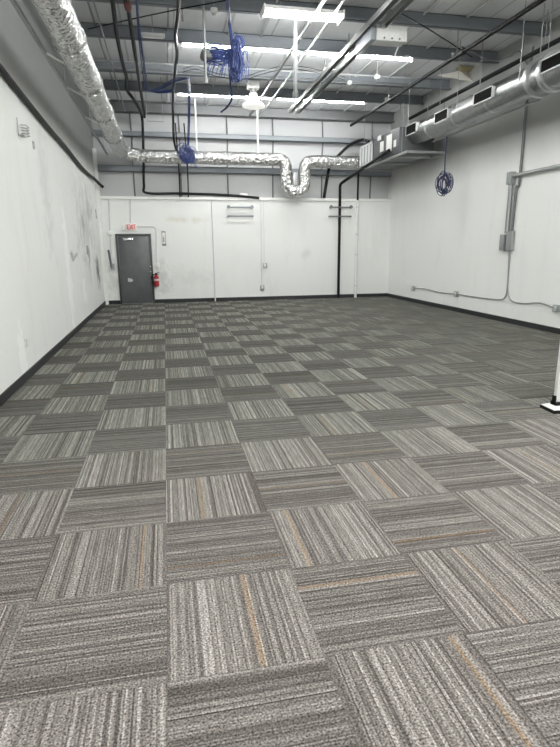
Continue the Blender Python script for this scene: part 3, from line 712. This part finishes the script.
# black sprinkler mains on the right
qa = at(440, 67, 'z', 4.95)
sm_ = empty('sprinkler_main', (qa.x, 8, 4.92), 'black sprinkler main under the purlins left of the round duct', 'pipe')
MB().tube([(qa.x, 2.5, 4.95), (qa.x, 14.1, 4.95)], .036, 10).build('pipe', M['blackpipe'], sm_)
for yy in (4.5, 8.05, 11.2):
    MB().lathe([(.05, -.07), (.05, .07)], 12, (qa.x, yy, 4.95), 'y').build('coupling', M['black'], sm_)
    MB().tube([(qa.x, yy+.2, 4.98), (qa.x, yy+.2, ZC)], .008, 6).build('hanger_rod', M['emt'], sm_)
    MB().lathe([(.02, 0), (.02, .05), (.035, .055), (.035, .06)], 10, (qa.x, yy+.35, 4.985)).build('sprinkler_head', M['galv'], sm_)
XB_ = 6.62
zb_ = at(500, 71, 'x', XB_).z
sb = empty('gas_pipe', (XB_, 7, zb_-.03), 'black pipe running just above the round duct beside the right wall', 'pipe')
MB().tube([(XB_, 2.5, zb_), (XB_, 12.6, zb_)], .042, 10).build('pipe', M['blackpipe'], sb)
for yy in (6.7, 9.3): MB().tube([(XB_, yy, zb_), (XB_, yy, ZC)], .007, 6).build('hanger_rod', M['emt'], sb)
q = at(545, 42, 'x', XB_)
MB().tube([(XB_, q.y, zb_), (XB_, q.y, ZC)], .007, 6).build('hanger_rod', M['emt'], sb)
# dark pipe to the left with red valve, black cables, all under the purlins along the hall
zz = 5.08
q = at(132, 33, 'z', zz)
dp = empty('dark_roof_pipe', (q.x, 9, zz-.03), 'dark steel pipe with rusty red coupling under the roof at upper left', 'pipe')
MB().tube([(q.x, 3.0, zz), (q.x, 13.9, zz), (q.x, 14.2, zz-.1)], .034, 10, 0).build('pipe', M['base'], dp)
qv = at(127, 5, 'z', zz)
MB().lathe([(.042, -.14), (.055, -.12), (.055, .08), (.05, .12), (.042, .15)], 12, (q.x, qv.y, zz), 'y').build('coupling', M['rust'], dp)
cz = 5.11
c1 = [at(111, -12, 'z', cz), at(114, 12, 'z', cz), at(117, 35, 'z', cz), at(122, 60, 'z', cz), at(126.5, 78, 'z', cz), at(127, 90, 'z', cz), at(134, 100, 'z', 5.05), at(141.5, 115, 'y', 14.3), at(143, 135, 'y', 14.36), at(143.5, 160, 'y', 14.4), at(144, 185, 'y', 14.4), at(147, 193, 'y', 14.4)]
run('black_cable', c1+[at(180, 193.5, 'y', 14.45), at(225, 195, 'y', 14.42), at(259, 198, 'y', 14.42)], .036, M['black'], 'thick black cable from the upper left roof down the back wall and along', 'cable', 6)
c3 = [at(179, -10, 'z', cz), at(178, 15, 'z', cz), at(175.5, 35, 'z', cz), at(177, 55, 'z', cz), at(175, 72, 'z', cz), at(173, 95, 'z', 5.05), at(173, 115, 'y', 13.6), at(174, 140, 'y', 13.75), at(177, 152, 'y', 14.0)]
run('black_cable', c3, .03, M['black'], 'black cable hanging from the roof to the cross duct by the blue coil', 'cable', 6)
for (px, py, z, r, m_, lab) in ((312, 19, 5.12, .026, 'darksteel', 'dark conduit along the hall between pendant lamp and grey rail'),
                                (318, 36, 5.13, .018, 'wframe', 'pale thin conduit along the hall left of the grey rail'),
                                (96, 10, 5.13, .014, 'emt', 'thin grey conduit along the hall nearest the left duct')):
    pts = along(px, py, z, 3.0, 14.3); run('roof_conduit', pts, r, M[m_], lab, 'conduit')
# conduits and sags across the hall
Yc = at(240, 71, 'z', 5.13).y
for i, (dy, z, lab) in enumerate(((0, 5.18, 'grey conduit across the hall behind the blue cable bundle, nearer one'), (.45, 5.18, 'grey conduit across the hall behind the blue cable bundle, farther one'))):
    run('cross_conduit', [(XL+.02, Yc+dy, z), (XR-1.2, Yc+dy, z)], .016, M['emt'], lab, 'conduit')
run('guy_wire', [at(88, 29, 'z', 5.18), at(160, 13, 'z', 5.18), at(228, 0, 'z', 5.18)], .010, M['black'], 'thin black wire crossing diagonally under the roof at upper left', 'wire', 5)
run('guy_wire', [at(398, 12, 'z', 5.18), at(430, 30, 'z', 5.18), at(472, 57, 'z', 5.18)], .010, M['black'], 'thin dark wire crossing diagonally right of the motor box', 'wire', 5)
sw_ = empty('cable_swag', at(240, 72, 'z', 5.02), 'thin dark wires sagging across the roof behind the big blue bundle', 'wires')
for k, (dz_, m_) in enumerate(((0, 'base'), (.015, 'emt'), (-.012, 'base'))):
    MB().tube([at(x, y+k*1.6, 'z', 5.125+dz_) for x, y in ((183, 69), (196, 66), (212, 72), (226, 75), (245, 76), (262, 71), (285, 66), (310, 68), (345, 77))], .007, 5, 6).build('wire', M[m_], sw_)
# hanging pipes
def hanging(px, py0, py1, Y, r, m, lab):
    b = at(px, py1, 'y', Y)
    t = empty('hanging_pipe', (b.x, Y, b.z), lab, 'pipe')
    MB().tube([(b.x, Y, b.z), (b.x, Y, ZC)], r, 10).build('pipe', m, t)
    MB().lathe([(r*1.3, 0), (r*1.5, .03), (r*1.5, .09), (r*1.1, .1)], 10, (b.x, Y, b.z-.02)).build('end_fitting', m, t)
hanging(295.5, 0, 97, 7.9, .034, M['darksteel'], 'grey pipe hanging straight down in front of the grey rail')
hanging(206, 0, 82, 7.6, .02, M['emt'], 'thin grey pipe hanging down at the left end of the blue bundle')
hanging(182.5, 0, 20, 8.2, .012, M['emt'], 'thin rod hanging from the roof right of the black cable')

tz = empty('wire_trapeze', (0, 0, 0), 'thin wire trapeze hanger with flat bar left of the black hanging cable', 'hanger')
ta, tb = at(147, 121, 'y', 12.2), at(163.5, 122.5, 'y', 12.2); tz.location = ta
MB().tube([ta, Vector((tb.x, tb.y, ta.z))], .011, 6).build('bar', M['emt'], tz)
for X in (ta.x+.01, tb.x-.01): MB().tube([(X, 12.2, ta.z), (X, 12.2, ZC)], .007, 6).build('wire', M['emt'], tz)
ceil_ = bpy.data.objects['ceiling']
for X in (-.9, .35, 1.45, 2.05, 2.75, 3.9, 4.6, 5.4, 6.2):
    MB().box(X-.015, X+.015, 3.0, 14.4, ZC-.05, ZC-.02).build('sag_strap', M['emt'] if int(X*10) % 2 else M['wframe'], ceil_)
# small detectors
for px, py, lab in ((214, 11, 'small white sensor box under the roof left of the wide light'), (377, 77, 'small white sensor box below the motor box on a purlin'), (349.5, 83, 'small round white sensor below the right strip light')):
    q = at(px, py, 'z', 5.12)
    t = empty('roof_sensor', (q.x, q.y, 5.08), lab, 'sensor')
    B(q.x-.055, q.x+.055, q.y-.05, q.y+.05, 5.08, 5.16, .02).build('sensor_body', M['wframe'], t)
    MB().tube([(q.x, q.y, 5.16), (q.x, q.y, ZC)], .008, 8).build('stem', M['emt'], t)
    MB().lathe([(.03, 0), (.03, -.02), (.015, -.025)], 12, (q.x, q.y, 5.08)).build('sensor_eye', M['emt'], t)

# torn insulation pocket at the right of the ceiling
Q = [at(455, 70, 'z', 5.40), at(459, 65.5, 'z', 5.41), at(474, 66.5, 'z', 5.41), at(479, 70, 'z', 5.39), at(465, 73, 'z', 5.36)]
ti = empty('torn_insulation', (Q[4].x, Q[4].y, 5.0), 'torn flap of ceiling facing showing yellowed insulation near right wall', 'insulation')
mb = MB(); cc = sum(Q, Vector())/5; top = [q.lerp(cc, .25)+Vector((0, 0, .0)) for q in Q]
for q in top: q.z = ZC-.002
n = 5; mid = [q.copy() for q in Q]
mb.add(mid+top+[cc+Vector((0, 0, -.06))], [(i, (i+1) % n, (i+1) % n+n, i+n) for i in range(n)]+[(i, 2*n, (i+1) % n) for i in range(n)])
mb.build('insulation_batt', M['insul'], ti, False)
a, b, c_, d_ = at(438, 75, 'z', 5.40), at(460, 71, 'z', 5.38), at(482, 73, 'z', 5.36), at(472, 81, 'z', 5.12)
MB().add([a, b, c_, d_, a+Vector((0, 0, -.015)), b+Vector((0, 0, -.015)), c_+Vector((0, 0, -.015)), d_+Vector((0, 0, -.015))], [(0, 1, 2, 3), (7, 6, 5, 4), (0, 3, 7, 4), (1, 5, 6, 2), (0, 4, 5, 1), (3, 2, 6, 7)]).build('facing_flap', M['torn'], ti, False)

# ------------------------------------------------------------------ blue cables
def coil(mb, c, rx, rz, n, r, spread, turns=1, yj=.05):
    for i in range(n):
        a0 = random.uniform(0, 2*PI); ox, oz = random.gauss(0, spread), random.gauss(0, spread); sx = random.uniform(.75, 1.1); sz = random.uniform(.75, 1.1); oy = random.uniform(-yj, yj)
        pts = [Vector((c.x+ox+rx*sx*math.cos(a0+2*PI*k/14), c.y+oy+.02*math.sin(3*k), c.z+oz+rz*sz*math.sin(a0+2*PI*k/14))) for k in range(15)]
        mb.tube(pts, r, 5, 2)
    return mb
# big bundle hanging from the roof
Yb = 8.05
bb = empty('cable_bundle', at(232, 82, 'y', Yb), 'big messy bundle of blue cables hanging from the roof', 'cable bundle')
mb = MB()
for i in range(9):
    o = random.uniform(-1, 1)
    mb.tube([at(226+o*2.2, -25, 'z', 5.12+.02*o), at(227.5+o*2, -5, 'z', 5.12+.02*o), at(228.5+o*1.8, 10, 'z', 5.08), at(229.5+o*1.6, 22, 'y', Yb-.1), at(231+o*1.6, 32, 'y', Yb), at(233+o*2.2, 48, 'y', Yb)], .010, 5, 5)
mb.build('feed_strands', M['blue'], bb)
mb = MB()
for i in range(40):
    x = random.gauss(237, 3.0); w = random.uniform(2, 7); yb = random.uniform(70, 83); y0 = random.uniform(38, 52)
    Yj = Yb+random.uniform(-.10, .10)
    mb.tube([at(233, 46, 'y', Yb), at(x-w*.6, y0+16, 'y', Yj), at(x-w*.4, yb-6, 'y', Yj), at(x+w*.1, yb, 'y', Yj-.03), at(x+w*.6, yb-8, 'y', Yj), at(x+w*.5, y0+12, 'y', Yj), at(x-1, y0, 'y', Yj), at(232, 50, 'y', Yj)], .0075, 5, 4)
for i in range(6):
    x = random.uniform(233, 240); mb.tube([at(232, 50, 'y', Yb), at(x-3, 40, 'y', Yb), at(x+1, 34+random.uniform(-2, 4), 'y', Yb), at(x+5, 42, 'y', Yb), at(x+4, 55, 'y', Yb)], .0075, 5, 4)
mb.build('hanging_loops', M['blue'], bb)
mb = MB()
for i in range(34):
    y = random.gauss(56, 4.0); e = random.uniform(0, 1)
    mb.tube([at(203+e*3, 57+(y-57)*.8, 'y', Yb+random.uniform(-.1, .1)), at(212, y-1+random.uniform(-3, 3), 'y', Yb+random.uniform(-.1, .1)), at(222, y+random.uniform(-3, 3), 'y', Yb), at(231, y-2+random.uniform(-4, 8), 'y', Yb-.03)], .008, 5, 4)
for i in range(22):
    x = random.uniform(205, 230); mb.tube([at(x+5, 58, 'y', Yb), at(x+1, 64, 'y', Yb-.05), at(x-random.uniform(-1, 5), random.uniform(68, 80), 'y', Yb-.05)], .005, 5, 4)
mb.build('side_bundle', M['blue'], bb)
MB().tube([at(205.5, 50, 'y', Yb), at(206.5, 57, 'y', Yb), at(207, 61, 'y', Yb)], lambda t: .06+.05*math.sin(PI*t), 10, 3).build('tie_wrap', M['darksteel'], bb)
MB().tube([at(230, 76, 'y', Yb), at(231, 90, 'y', Yb+.1), at(231.5, 100, 'y', Yb+.2), at(226, 108, 'y', Yb+.3), at(221, 112, 'y', Yb+.4)], .016, 6, 6).build('loose_tail', M['navy'], bb)
# coil resting on the cross duct
Yk = 13.72
ck = at(187, 154, 'y', Yk)
t = empty('cable_coil', ck, 'coil of blue cable hanging in front of the silver cross duct', 'cable coil')
coil(MB(), ck, .14, .19, 17, .0095, .05).build('loops', M['blue'], t)
mb = MB()
for i in range(10):
    x = 187+random.uniform(-2, 6); mb.tube([at(x, 150, 'y', Yk), at(x+2, 160, 'y', Yk-.03), at(x+random.uniform(0, 5), random.uniform(162, 168), 'y', Yk)], .009, 5, 4)
mb.build('loose_ends', M['blue'], t)
mb = MB()
for o in (-.7, .2, .9):
    mb.tube([at(188.5+o, 78, 'z', 4.85), at(189+o, 95, 'y', 12.4), at(188.8+o, 120, 'y', 13.3), at(188+o, 145, 'y', Yk)], .011, 5, 6)
    q_ = [at(136+o, -12, 'z', 5.1), at(138+o, 20, 'z', 5.1), at(141+o*1.5, 50, 'z', 5.05), at(145+o*2, 78, 'z', 5.0), at(147+o, 90, 'z', 4.95), at(160, 88+o*1.5, 'z', 4.95), at(175, 80+o*2, 'z', 5.0), at(188.5+o, 78, 'z', 4.85)]
    mb.tube(q_, .011, 5, 6)
    mb.tube([at(146+o, 90, 'z', 4.95), at(158, 92+o, 'z', 4.95), at(172, 90+o, 'z', 5.0), at(176, 80, 'z', 5.05)], .011, 5, 6)
mb.build('feed_cable', M['blue'], t)
# coil on the right
Xc = 6.32
cr = at(444, 184, 'x', Xc)
t = empty('cable_coil', cr, 'coil of dark blue cable hanging below the round duct by the right wall', 'cable coil')
mb = MB()
for i in range(16):
    a0 = random.uniform(0, 2*PI); sx, sz = random.uniform(.15, .95), random.uniform(.6, 1.1); ox, oz, oy = random.gauss(0, .02), random.gauss(0, .03), random.gauss(0, .035)
    mb.tube([Vector((cr.x+oy+.17*sx*math.cos(a0+2*PI*k/14), cr.y+ox-.12*sx*math.cos(a0+2*PI*k/14), cr.z+oz+.21*sz*math.sin(a0+2*PI*k/14))) for k in range(15)], .0085, 5, 2)
mb.build('loops', M['navy'], t)
tp = at(447, 136, 'x', Xc)
MB().tube([(Xc, cr.y, zb9), (Xc, cr.y+.01, (zb9+cr.z)/2), (Xc, cr.y, cr.z+.17)], .014, 6, 4).build('feed_cable', M['navy'], t)
mb = MB()
for k in range(4): mb.tube([Vector((Xc, cr.y, cr.z-.1)), Vector((Xc, cr.y-.05*k, cr.z-.18)), Vector((Xc, cr.y-.08*k+.1, cr.z-.22-random.uniform(0, .04)))], .008, 5, 4)
mb.build('loose_ends', M['navy'], t)

# ------------------------------------------------------------------ left wall hose and fittings
XH = XL+.04
hp = [at(-14, 51, 'x', XH), at(0, 68, 'x', XH), at(25, 99.5, 'x', XH), at(50, 130, 'x', XH), at(65, 147, 'x', XH), at(80, 166, 'x', XH), at(88, 174, 'x', XH), at(98, 182, 'x', XH)]
for p in hp: p.y = min(p.y, 14.3)
hp = [p for p in hp]
e_ = at(103, 187, 'y', 14.2); 
run('wall_hose', hp[:-1]+[Vector((XH+.02, 13.6, at(93, 178.5, 'x', XH).z)), Vector((XH+.12, 14.1, e_.z+.05)), e_], .040, M['black'], 'thick black hose running along the left wall above head height', 'hose', 6, 10)
q = at(20.5, 130.5, 'x', XL)
t = empty('wall_fixture', (XL, q.y, q.z-.1), 'small white bracket box with wire cage on the left wall below the hose', 'fixture')
B(XL, XL+.05, q.y-.10, q.y+.10, q.z-.07, q.z+.06, .012).build('fixture_box', M['white'], t)
mb = MB()
for k in range(4):
    z = q.z-.055+.035*k; mb.tube([(XL+.03, q.y-.11, z), (XL+.09, q.y-.08, z), (XL+.09, q.y+.08, z), (XL+.03, q.y+.11, z)], .006, 6)
mb.build('wire_cage', M['emt'], t)
MB().tube([(XL+.01, q.y-.17, q.z+.12), (XL+.01, q.y-.17, q.z-.09), (XL+.03, q.y-.05, q.z-.09)], .006, 6).build('wire', M['emt'], t)
for px, py, lab, s in ((33, 145, 'tiny grey fitting on the left wall right of the caged bracket box', .05), (25.5, 343, 'small white blank plate low on the left wall by the plaster patch', .06)):
    q = at(px, py, 'x', XL); t = empty('wall_plate', (XL, q.y, q.z-s), lab, 'plate')
    B(XL, XL+.015, q.y-s*.7, q.y+s*.7, q.z-s, q.z+s, .004).build('plate', M['smudge'] if s < .055 else M['white'], t)
    MB().lathe([(.008, 0), (.008, .018)], 8, (XL, q.y, q.z+s*.5), 'x').build('screw', M['emt'], t); MB().lathe([(.008, 0), (.008, .018)], 8, (XL, q.y, q.z-s*.5), 'x').build('screw', M['emt'], t)
q = at(73, 257, 'x', XL)
t = empty('wall_hook', (XL, q.y, q.z-.1), 'white bent hook plate sticking out of the left wall beside patched plaster', 'hook')
a, b = at(71, 254, 'x', XL+.01), at(73, 260, 'x', XL+.01)
MB().beam(a+Vector((0, 0, .05)), b, .05, .06).build('back_plate', M['wframe'], t); MB().beam(b, at(77, 253, 'x', XL+.10), .05, .03).build('arm', M['white'], t)
q = at(87, 250, 'x', XL); t = empty('wall_plate', (XL, q.y, q.z-.08), 'narrow grey plate on the left wall before the sooty scuff', 'plate')
B(XL, XL+.015, q.y-.07, q.y+.07, q.z-.1, q.z+.1, .004).build('plate', M['emt'], t); MB().lathe([(.01, 0), (.01, .018)], 8, (XL, q.y, q.z), 'x').build('screw', M['galv'], t)

# ------------------------------------------------------------------ right wall electrics
XW = XR-.03
ds = at(506, 242, 'x', XR); zt = at(515, 176, 'x', XR).z
t = empty('disconnect_switch', (XR, ds.y, ds.z-.2), 'grey electrical disconnect box with tall conduits on the right wall', 'switch')
ya, yb = at(511, 242, 'x', XR).y, at(503.5, 242, 'x', XR).y
za, zb2 = at(506, 250.5, 'x', XR).z, at(506, 233.5, 'x', XR).z
ymid = ya+(yb-ya)*.40
B(XR-.10, XR, ymid, yb, za, zb2-.02, .01).build('switch_box', M['emt'], t)
B(XR-.08, XR, ya-.12, ymid-.04, za+.0, zb2+.04, .01).build('junction_box', M['emt'], t)
MB().beam((XR-.11, ymid+.05, ds.z-.05), (XR-.11, ymid+.05, ds.z+.1), .02, .03).build('switch_lever', M['darksteel'], t)
y1_, y2_ = at(511, 210, 'x', XR).y, at(514.5, 210, 'x', XR).y
top_z = at(515, 180, 'x', XR).z
MB().tube([(XW-.02, y1_, zb2), (XW-.02, y1_, zt+.02)], .045, 12).build('riser_conduit', M['emt'], t)
MB().tube([(XW, y2_-.02, zb2), (XW, y2_-.04, zt-.25), (XW, y2_-.12, zt-.1), (XW, y2_-.12, DZ+.2), (XW, y2_-.15, 4.75), (XW-.1, y2_-.3, 5.1)], .026, 10, 5).build('flexible_riser', M['darksteel'], t)
B(XR-.13, XR, y1_-.08, y1_+.06, zt-.16, zt+.08, .015).build('elbow_fitting', M['emt'], t)
hz1 = at(556, 164, 'x', XR).z
MB().tube([(XW-.02, y1_-.05, zt), (XW-.02, 2.5, zt)], .04, 12).build('horizontal_conduit', M['emt'], t)
# cable at top of the wall curving into the ceiling
run('wall_cable', [at(462, 47, 'z', 5.15), at(490, 60, 'x', 6.6), at(508, 57, 'x', 6.8), at(519, 51, 'x', XW), at(523, 58, 'x', XW), Vector((XW, y2_-.2, 4.72))], .014, M['darksteel'], 'thin dark cable drooping from the ceiling to the right wall', 'cable', 6)
# flexible cable to three outlets
cz_ = at(506.5, 296, 'x', XR)
o1, o2, o3 = at(414, 288.5, 'x', XR), at(457, 294, 'x', XR), at(557.5, 308.5, 'x', XR)
XF = XR-.016
for o, lab, pts in ((o1, 'far grey outlet low on the right wall, nearest the back corner', [o1, at(425, 289, 'x', XF), at(440, 292.5, 'x', XF), o2]),
                    (o2, 'middle grey outlet low on the right wall between the other two', [o2, at(475, 297, 'x', XF), at(498, 299.5, 'x', XF), at(505, 297, 'x', XF), at(507.5, 285, 'x', XF), Vector((XF, at(509, 252, 'x', XF).y, za))]),
                    (o3, 'near grey outlet low on the right wall at the photo edge', [o3, at(540, 303, 'x', XF), at(525, 303.5, 'x', XF), at(513, 301.5, 'x', XF), at(508.5, 295, 'x', XF), at(508, 280, 'x', XF), Vector((XF, at(509.5, 252, 'x', XF).y-.03, za))])):
    t = empty('wall_outlet', (XR, o.y, o.z-.07), lab, 'outlet')
    B(XR-.05, XR, o.y-.075, o.y+.075, o.z-.065, o.z+.065, .012).build('outlet_box', M['emt'], t)
    B(XR-.057, XR-.049, o.y-.035, o.y+.035, o.z-.05, o.z+.05, .004).build('outlet_face', M['wframe'], t)
    pts = [Vector((XF, p.y, p.z)) for p in pts]
    MB().tube(pts, .013, 8, 6).build('flexible_conduit', M['emt'], t)

# ------------------------------------------------------------------ white panel standing at the right edge
f0 = at(553, 411, 'z', 0); fl = at(540, 404, 'z', 0)
st = empty('display_panel', (f0.x+.3, f0.y, 0), 'white freestanding panel with black edge and foot at the right edge', 'panel')
px0 = at(553.5, 400, 'y', f0.y+.08).x
B(px0+.012, px0+.9, f0.y+.06, f0.y+.10, .06, 1.15, .004).build('board', M['white'], st)
MB().box(px0+.0, px0+.012, f0.y+.055, f0.y+.105, .03, 0.13).box(px0, px0+.9, f0.y+.04, f0.y+.12, .012, .07).build('edge_trim', M['black'], st)
fo = MB()
A_, B__, C_ = at(540, 404.5, 'z', .03), at(553, 402.5, 'z', .03), at(554, 411, 'z', .03)
D_ = Vector((C_.x+.25, C_.y-.02, .03)); E_ = Vector((C_.x+.25, B__.y, .03))
tp_ = [A_, C_, D_, E_, B__]; bt_ = [Vector((p.x, p.y, 0)) for p in tp_]
fo.add(tp_+bt_, [(0, 1, 2, 3, 4), (9, 8, 7, 6, 5)]+[(i, (i+1) % 5, (i+1) % 5+5, i+5) for i in range(5)])
fo.build('foot', M['black'], st, False)
cc = sum(tp_, Vector())/5; tt = [p.lerp(cc, .06)+Vector((0, 0, .001)) for p in tp_]; t2 = [p+Vector((0, 0, .004)) for p in tt]
MB().add(t2+tt, [(0, 1, 2, 3, 4), (9, 8, 7, 6, 5)]+[(i, (i+1) % 5, (i+1) % 5+5, i+5) for i in range(5)]).build('foot_top', M['white'], st, False)

# ------------------------------------------------------------------ world and view
w = bpy.data.worlds.new('world'); scn.world = w; w.use_nodes = True
w.node_tree.nodes['Background'].inputs[0].default_value = (0.9, 0.95, 1, 1); w.node_tree.nodes['Background'].inputs[1].default_value = 0.3
scn.view_settings.view_transform = 'Standard'; scn.view_settings.look = 'None'; scn.view_settings.exposure = 0.0
scn.cycles.use_denoising = True
scn.cycles.max_bounces = 8; scn.cycles.diffuse_bounces = 5
